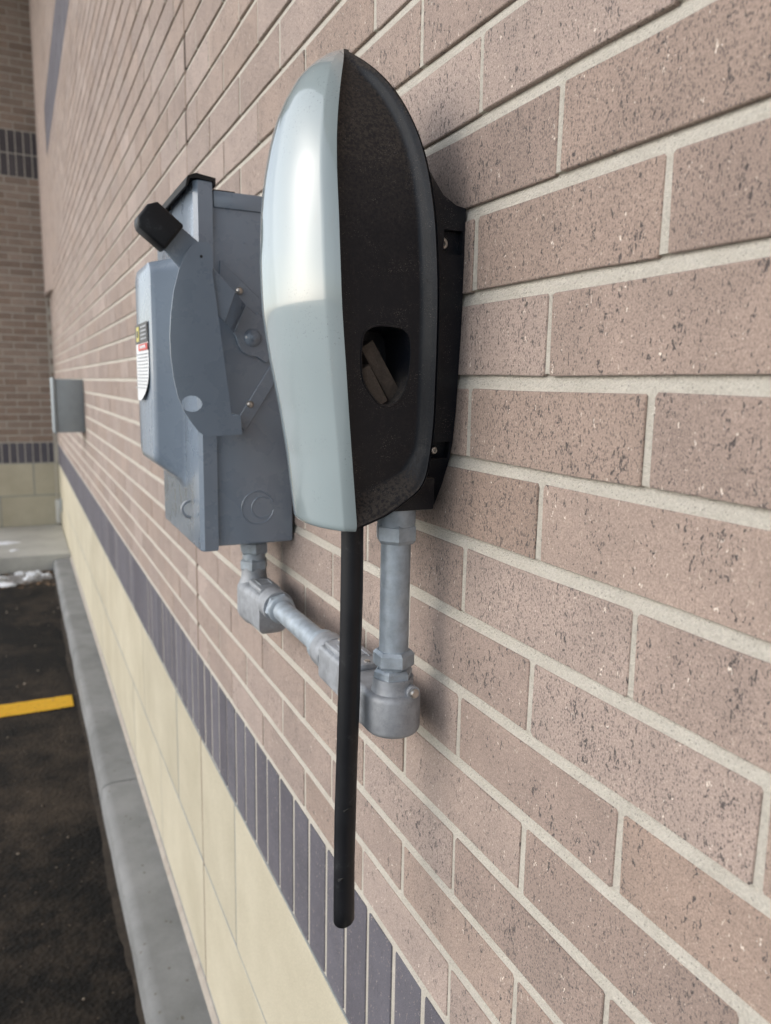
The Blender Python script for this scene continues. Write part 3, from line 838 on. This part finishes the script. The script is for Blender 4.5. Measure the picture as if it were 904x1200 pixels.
from_bm('screw', bm_lathe([(.0030, -.0172), (.0044, -.0160), (.0044, -.012)], (CX+.010, NY-.0085, -.2725), 'y', 16), M['steel'], e1, 40)
from_bm('hub', bm_lathe([(.0205, -.030), (.0205, -.004), (.0190, 0)], (CX, .765, CZ), 'y', 32), M['cast'], e1, 40)
from_bm('pipe', bm_lathe([(PR, 0), (PR, .20)], (CX, .75, CZ), 'y', 40), M['zinc'], cond, 40)
from_bm('compression_ring', bm_lathe([(.0150, -.002), (.0185, .000), (.0185, .011), (.0160, .013)], (CX, .765, CZ), 'y', 32), M['zinc'], cond, 40)
FY = 1.052
e2 = elbow(FY, -1, -.281, -.339, .962, .0245, .013)
from_bm('cover_plate', bm_box(CX-.015, CX+.015, .970, 1.028, -.2825, -.2740, .003, 2), M['cast'], e2, 40)
for x_ in (-.0085, .0085): from_bm('raised_rim', bm_box(CX+x_-.0008, CX+x_+.0008, .985, 1.015, -.275, -.2728), M['cast'], e2)
for y_ in (.985, 1.015): from_bm('raised_rim', bm_box(CX-.0085, CX+.0085, y_-.0008, y_+.0008, -.275, -.2728), M['cast'], e2)
from_bm('hub', bm_lathe([(.0215, -.285), (.0190, -.278), (.0180, -.272), (.0180, -.262)], (CX, FY, 0), 'z', 32), M['cast'], e2, 40)
from_bm('hub', bm_lathe([(.0210, .0), (.0205, .030)], (CX, .935, CZ), 'y', 32), M['cast'], e2, 40)
hexnut((CX, .926, CZ), .0200, 0.0, .009, 'y', ang=.2)
from_bm('compression_ring', bm_lathe([(.0152, -.004), (.0180, -.002), (.0180, .004), (.016, .006)], (CX, .922, CZ), 'y', 32), M['zinc'], cond, 40)
from_bm('collar', bm_lathe([(.0165, -.268), (.0165, -.215)], (CX, FY, 0), 'z', 32), M['zinc'], cond, 40)
hexnut((CX, FY, 0), .0205, -.2430, -.2240, ang=.4)
hexnut((CX, FY, 0), .0205, -.2670, -.2495, ang=.1)

# ------------------------------------------------------------------ switch box
SX, SY0, SY1, SZ0, SZ1 = -.125, .990, 1.262, -.2165, .235
switch = thing('switch_box', (-0.06, 1.12, SZ0), 'grey steel safety switch box with side handle and printed label', 'switch box')
G_ = M['grey_paint']
body = from_bm('body', bm_box(SX+.006, -.003, SY0+.003, SY1, SZ0, SZ1-.004, .0035, 3), G_, switch, 40)
# cheek sheet folded over the top edge
from_bm('top_fold', bm_box(SX+.018, -.0045, SY0-.0002, SY0+.05, SZ1-.020, SZ1, .0018, 2), G_, body, 40)
# door: flanged front sheet
door = from_bm('door', bm_prism([(SX+.016, SY0-.0025), (SX-.002, SY0-.0025), (SX-.007, SY0+.003), (SX-.007, SY1-.003), (SX-.002, SY1+.003), (SX+.016, SY1+.003)], 'z', SZ0-.005, SZ1+.010, .003, 3), G_, switch, 40)
FX = SX-.007
# pressed-out panel on the door, its flanks sloping
def frustum(y0, y1, z0, z1, x0, x1, ins, insb, name, mat, par):
    bm = bmesh.new()
    def rr(y0, y1, z0, z1, r, x):
        pts = []
        for (cy, cz, a0) in ((y1-r, z1-r, 0), (y0+r, z1-r, 90), (y0+r, z0+r, 180), (y1-r, z0+r, 270)):
            for s in range(7):
                a = R(a0+s*15); pts.append((x, cy+r*math.cos(a), cz+r*math.sin(a)))
        return [bm.verts.new(p) for p in pts]
    dx = x1-x0
    A = [rr(y0, y1, z0, z1, .018, x0), rr(y0+ins*.25, y1-ins*.25, z0+insb*.30, z1-ins*.3, .018, x0+dx*.12),
         rr(y0+ins*.75, y1-ins*.75, z0+insb*.85, z1-ins*.8, .018, x0+dx*.82), rr(y0+ins*.95, y1-ins*.95, z0+insb*.97, z1-ins*.95, .018, x0+dx*.96), rr(y0+ins*1.5, y1-ins*1.5, z0+insb*1.15, z1-ins*1.5, .014, x1)]
    n = len(A[0])
    for P, Q in zip(A, A[1:]):
        for s in range(n): bm.faces.new((P[s], P[(s+1) % n], Q[(s+1) % n], Q[s]))
    bm.faces.new(A[-1])
    return from_bm(name, bm, mat, par, 50)
frustum(1.078, 1.238, -.150, .170, FX+.0005, -.172, .012, .040, 'raised_panel', G_, door)
# hinge flange over the door's top edge, its shadow put into the black colour
bm = bm_prism([(SX+.020, SZ1+.004), (SX+.020, SZ1+.0130), (SX-.004, SZ1+.0165), (SX-.014, SZ1+.0120), (SX-.017, SZ1+.0000), (SX-.0145, SZ1+.0000), (SX-.0115, SZ1+.0095), (SX-.004, SZ1+.0110), (SX+.017, SZ1+.0085), (SX+.017, SZ1+.004)], 'y', SY0-.004, SY1+.004)
from_bm('hinge_shade', bm, M['black_dark'], switch, 30)
from_bm('rear_hinge_shade', bm_box(SX+.0195, SX+.046, SY0+.004, SY1, SZ1-.0005, SZ1+.0018), M['black_dark'], switch)  # black sheet continues the painted shadow behind the flange
# knockout rings pressed into the side
for rad, a0, a1 in ((.0225, 0.3, 2*math.pi-.2), (.0145, .9, 2*math.pi-.9)):
    bm = bmesh.new(); cxk, czk = (-.0535, -.1665); dx = 0 if rad > .02 else .0060
    K = 40; ra = []
    for s in range(K+1):
        a = a0+(a1-a0)*s/K
        ra.append([bm.verts.new((cxk+dx+(rad+d)*math.cos(a), SY0+.003-yy, czk+(rad+d)*math.sin(a))) for d, yy in ((-.0009, .0), (0, .0010), (.0009, .0))])
    for P, Q in zip(ra, ra[1:]):
        for s in range(2): bm.faces.new((P[s], P[s+1], Q[s+1], Q[s]))
    from_bm('knockout_ring', bm, G_, body, 60)
# side guard plate: bowed front edge, foot, hole
plate = [(-.1450, .1585), (-.1380, .1640), (-.1260, .1645), (-.1215, .1600), (-.1195, .1420), (-.1205, .1310), (-.1000, -.0400), (-.0885, -.0400), (-.0870, -.0640),
         (-.1320, -.0660), (-.1400, -.0610), (-.1480, -.0510), (-.1580, -.0350), (-.1650, -.0170), (-.1695, .0050), (-.1720, .0300), (-.1725, .0540), (-.1705, .0800), (-.1665, .1060), (-.1600, .1300), (-.1530, .1480)]
hole = [(-.1485+.0125*math.cos(t), -.0260+.0098*math.sin(t)) for t in np.linspace(0, 2*math.pi, 28, endpoint=False)]
PY = .945
handle = from_bm('handle_guard', bm_prism(plate, 'y', PY, PY+.003, holes=[hole]), G_, switch, 30)
from_bm('guard_foot', bm_box(-.089, -.0868, PY+.001, SY0+.004, -.0645, -.0400, .0005, 1), G_, handle)
from_bm('guard_web', bm_prism([(-.121, .125), (-.1195, .125), (-.101, -.035), (-.1025, -.035)], 'y', PY+.002, PY+.010), G_, handle)
from_bm('rivet', bm_lathe([(.0012, -.0006), (.0018, 0), (.0018, .001)], (-.1335, PY, .1475), 'y', 12), M['black_dark'], handle)
# operating arm with rubber grip, pivot bracket and bolt
arm = from_bm('lever', bm_prism([(-.186, .163), (-.166, .188), (-.124, .156), (-.124, .128), (-.150, .124)], 'y', PY+.0045, PY+.0085, .001, 1), G_, switch, 30)
d = Vector((.0497, -.0395)).normalized(); nn_ = Vector((-d.y, d.x))
gc = Vector((-.1800, .1760))
def gp(a, b): q = gc+d*a+nn_*b; return (q.x, q.y)
grip = [gp(-.0215, -.0155), gp(-.0255, -.0100), gp(-.0255, .0085), gp(-.0190, .0185), gp(.0165, .0185), gp(.0185, .0165), gp(.0185, -.0165), gp(.0165, -.0185), gp(-.0165, -.0185)]
from_bm('grip', bm_prism(grip, 'y', PY-.010, PY+.022, .0035, 3), M['black_rubber'], arm, 45)
br = from_bm('pivot_arm', bm_prism([(-.1240, .1350), (-.1190, .1365), (-.0914, .1095), (-.1050, .0730), (-.1190, .0845)], 'y', PY+.004, PY+.007, .0008, 1), G_, switch, 30)
bm = bmesh.new()   # the strip bends back to the cheek
q0 = [(-.0914, PY+.0055, .1095), (-.1050, PY+.0055, .0730)]; q1 = [(-.0690, SY0-.004, .0985), (-.0850, SY0-.004, .0630)]
vv = [bm.verts.new(p) for p in (q0[0], q0[1], q1[1], q1[0])]; bm.faces.new(vv)
bmesh.ops.solidify(bm, geom=list(bm.faces), thickness=.003)
from_bm('bent_strip', bm, G_, br)
pv = [(-.0690, .0985), (-.0560, .0885), (-.0530, .0910), (-.0490, .0865), (-.0300, .0700), (-.0300, .0390), (-.0360, .0310), (-.0430, .0265), (-.0550, .0340), (-.0660, .0350), (-.0740, .0400), (-.0790, .0480), (-.0815, .0560), (-.0850, .0630)]
pp = from_bm('pivot_plate', bm_prism(pv, 'y', SY0-.0045, SY0-.0010, .0008, 1), G_, switch, 30)
from_bm('pivot_bolt', bm_lathe([(.0030, -.0100), (.0040, -.0095), (.0040, -.0072), (.0070, -.0068), (.0112, -.0030), (.0118, .002)], (-.0600, SY0-.003, .0580), 'y', 28), G_, pp, 45)
# mechanism plate behind, seen as a slanted raised sheet with screws
ms = [(-.100, .152), (-.030, .093), (-.022, .084), (-.022, .028), (-.081, -.062), (-.092, -.058), (-.110, .02)]
mp_ = from_bm('mechanism_plate', bm_prism(ms, 'y', SY0+.0005, SY0+.005, .0006, 1), G_, switch, 30)
from_bm('strap', bm_prism([(-.0840, -.0520), (-.0260, .0380), (-.0130, .0270), (-.0700, -.0620)], 'y', SY0-.0012, SY0+.004, .0006, 1), G_, mp_, 30)
for x, z in ((-.0765, .1160), (-.0640, -.0275)):
    from_bm('screw', bm_lathe([(.0016, -.0052), (.0036, -.0044), (.0047, -.0022), (.0049, .002)], (x, SY0-.0005, z), 'y', 20), M['steel'], mp_, 50)
from_bm('rivet', bm_lathe([(.0008, -.0010), (.0014, .001)], (-.068, SY0+.003, .176), 'y', 10), G_, body)
# padlock eye on the door
bm = bmesh.new()
ey = [Vector((FX-.001-.012*math.sin(t), 1.045+.0*t, -.172+.0115*math.cos(t))) for t in np.linspace(0.05, math.pi-.05, 18)]
pr_ = None
for k, c in enumerate(ey):
    tn_ = (ey[min(k+1, 17)]-ey[max(k-1, 0)]).normalized(); s1 = Vector((0, 1, 0)); s2 = tn_.cross(s1)
    ring = [bm.verts.new(c+.0021*(math.cos(a)*s1+math.sin(a)*s2)) for a in np.linspace(0, 2*math.pi, 10, endpoint=False)]
    if pr_:
        for s in range(10): bm.faces.new((pr_[s], pr_[(s+1) % 10], ring[(s+1) % 10], ring[s]))
    pr_ = ring
from_bm('padlock_eye', bm, M['cast'], door, 60)
# printed label, its lower corner curling off
LX = -.1726
def lab(y0, y1, z0, z1, off, mat, name, par):
    return from_bm(name, bm_box(LX-off-.0012, LX-off-.0006, y0, y1, z0, z1), mat, par)
bm = bmesh.new(); rows = []
for z in np.linspace(.082, -.028, 23):
    t = max(0, (.030-z)/.058); ye = 1.106+(.050*max(0, (t-.25)/.75)**3.0)
    curl = .0050*t*t
    rows.append([bm.verts.new((LX-.0008-curl*(1-u), ye+(1.222-ye)*u, z)) for u in np.linspace(0, 1, 6)])
for A, Bq in zip(rows, rows[1:]):
    for s in range(5): bm.faces.new((A[s], A[s+1], Bq[s+1], Bq[s]))
label = from_bm('label', bm, M['label_white'], door)
lab(1.107, 1.221, .054, .0815, .0007, M['label_dark'], 'label_block', label)
lab(1.180, 1.206, .057, .078, .0012, M['label_yellow'], 'label_emblem', label)
lab(1.187, 1.199, .063, .072, .0017, M['label_dark'], 'label_emblem', label)
for k in range(4): lab(1.114, 1.165, .0585+k*.0055, .0605+k*.0055, .0012, M['label_grey'], 'label_print', label)
lab(1.107, 1.190, .0435, .0525, .0010, M['label_red'], 'label_band', label)
for k in range(5): lab(1.122+k*.011, 1.129+k*.011, .0460, .0505, .0015, M['label_white'], 'label_letter', label)
for k in range(11): lab(1.112+.001*(k % 3), 1.214-.012*(k % 2), .0380-k*.0048, .0392-k*.0048, .0011+.0050*max(0, (.030-(.038-k*.0048))/.058)**2, M['label_grey'], 'label_print', label)

# ------------------------------------------------------------------ small box farther along the wall
bx = thing('junction_box', (-.08, 4.72, -.29), 'small flat grey metal box on the brick wall near the far corner', 'electrical box')
from_bm('body', bm_box(-.145, -.001, 4.60, 4.86, -.290, .004, .004, 2), M['grey_paint2'], bx, 40)
from_bm('cover', bm_box(-.160, -.146, 4.592, 4.868, -.297, .011, .004, 2), M['grey_paint2'], bx, 40)
# fitting low in the far corner
ob = thing('outlet_box', (-.03, 8.13, -1.40), 'little white fitting with dark plate low in the far wall corner', 'outlet')
from_bm('body', bm_box(-.046, -.006, 8.10, FARY-.0005, -1.405, -1.175, .004, 2), M['white_plate'], ob, 40)
from_bm('plate', bm_box(-.014, -.0005, 7.86, 8.02, -1.260, -1.140, .003, 2), M['grey_paint2'], ob, 40)

# ------------------------------------------------------------------ snow remnants and gravel
def clump(name, c, r, hgt, mat, seed, label, cat, group):
    q = random.Random(seed); bm = bmesh.new(); bmesh.ops.create_icosphere(bm, subdivisions=3, radius=1)
    ph = [q.uniform(0, 6.28) for _ in range(6)]
    for v in bm.verts:
        n = v.co.copy(); f = 1+.22*math.sin(3*n.x+ph[0])*math.cos(4*n.y+ph[1])+.14*math.sin(8*n.x+ph[2])*math.sin(7*n.y+ph[3])+.08*math.sin(15*n.x+ph[4]+11*n.z)
        v.co = Vector((c[0]+n.x*r*f*1.25, c[1]+n.y*r*f*.8, c[2]-.004+max(n.z, -.05)*hgt*f))
    o = from_bm(name, bm, mat, None, 60, loc=c); tag(o, label, cat, group); return o
SG = 'snow scraps in the far gutter'
SL = ['largest low scrap of old snow on the asphalt, off the far gutter', 'humped snow scrap in the gutter close against the far pavement', 'middle-sized snow scrap between the humped one and the kerb', 'small snow scrap in the corner of gutter and kerb',
      'flat snow scrap on the asphalt side of the gutter row', 'snow scrap at the end of the row away from the wall', 'tiniest snow crumb tucked under the far pavement edge']
for k, (x, y, r) in enumerate([(-.485, 6.33, .060), (-.385, 6.62, .042), (-.295, 6.56, .040), (-.205, 6.53, .032), (-.335, 6.44, .034), (-.55, 6.50, .045), (-.255, 6.645, .020)]):
    clump('snow_scrap', (x, y, ZA), r, .028+.010*(k % 3), M['snow'], 40+k, SL[k], 'snow', SG)
bm = bmesh.new(); bmesh.ops.create_icosphere(bm, subdivisions=5, radius=1)
for v in bm.verts:
    n_ = v.co.copy(); f = 1+.12*math.sin(5*n_.x+1)+.10*math.sin(13*n_.x+7*n_.y)+.08*math.sin(29*n_.x+23*n_.y)
    v.co = Vector((-.40+n_.x*.30*f, 6.51+n_.y*.150*f, ZA-.004+max(n_.z, -.05)*.016*(f+.5*math.sin(31*n_.x)*math.cos(37*n_.y)+.25*math.sin(71*n_.x+60*n_.y))))
tag(from_bm('slush', bm, grain_material('dirty_slush', (0.11, 0.10, 0.09), (0.46, 0.46, 0.46), 26, 150, 0.6, 0.8, 0.006), None, 60, loc=(-.40, 6.51, ZA)), 'dirty grey slush frozen along the gutter before the far pavement', 'slush', kind='stuff')
for k, (x, y, r) in enumerate([(-.50, 7.33, .085), (-.425, 6.98, .030)]):
    clump('snow_patch', (x, y, ZW), r, .014, M['snow'], 60+k, ['wide thin snow patch on the far concrete pavement', 'small snow lump at the edge of the far concrete pavement'][k], 'snow', None)
def scatter(name, mat, n, region, z, s0, s1, seed, flat=0.6):
    q = np.random.default_rng(seed); V, Fc, tn = [], [], []
    base = bmesh.new(); bmesh.ops.create_icosphere(base, subdivisions=1, radius=1)
    bv = np.array([v.co[:] for v in base.verts]); bf = [[v.index for v in f.verts] for f in base.faces]; base.free()
    for _ in range(n):
        x = q.uniform(region[0], region[1]); y = q.uniform(region[2], region[3]); s = s0+(s1-s0)*q.random()**3
        sc = s*q.uniform(.7, 1.3, 3)*np.array([1, 1, flat]); a = q.uniform(0, 6.28)
        p = bv*sc*q.uniform(.85, 1.15, bv.shape); rot = np.array([[math.cos(a), -math.sin(a)], [math.sin(a), math.cos(a)]])
        p[:, :2] = p[:, :2]@rot.T; b0 = len(V)
        V += [(x+u[0], y+u[1], z+u[2]+sc[2]*.6) for u in p]; Fc += [[b0+i for i in f] for f in bf]; tn += [q.random()]*len(bf)
    me = bpy.data.meshes.new(name); me.from_pydata(V, [], Fc); me.update()
    at = me.attributes.new('tone', 'FLOAT', 'FACE'); at.data.foreach_set('value', tn)
    return link_mesh(name, me, mat, None)
tag(scatter('gravel', M['pebble'], 520, (-2.2, -.145, .4, 6.6), ZA, .0012, .0085, 5), 'scattered grit and small stones on the asphalt', 'gravel', kind='stuff')
tag(scatter('grit', M['leaf'], 260, (-.9, -.15, 6.2, 6.72), ZA, .004, .022, 9, .3), 'brown leaf litter in the gutter before the far pavement', 'litter', kind='stuff')
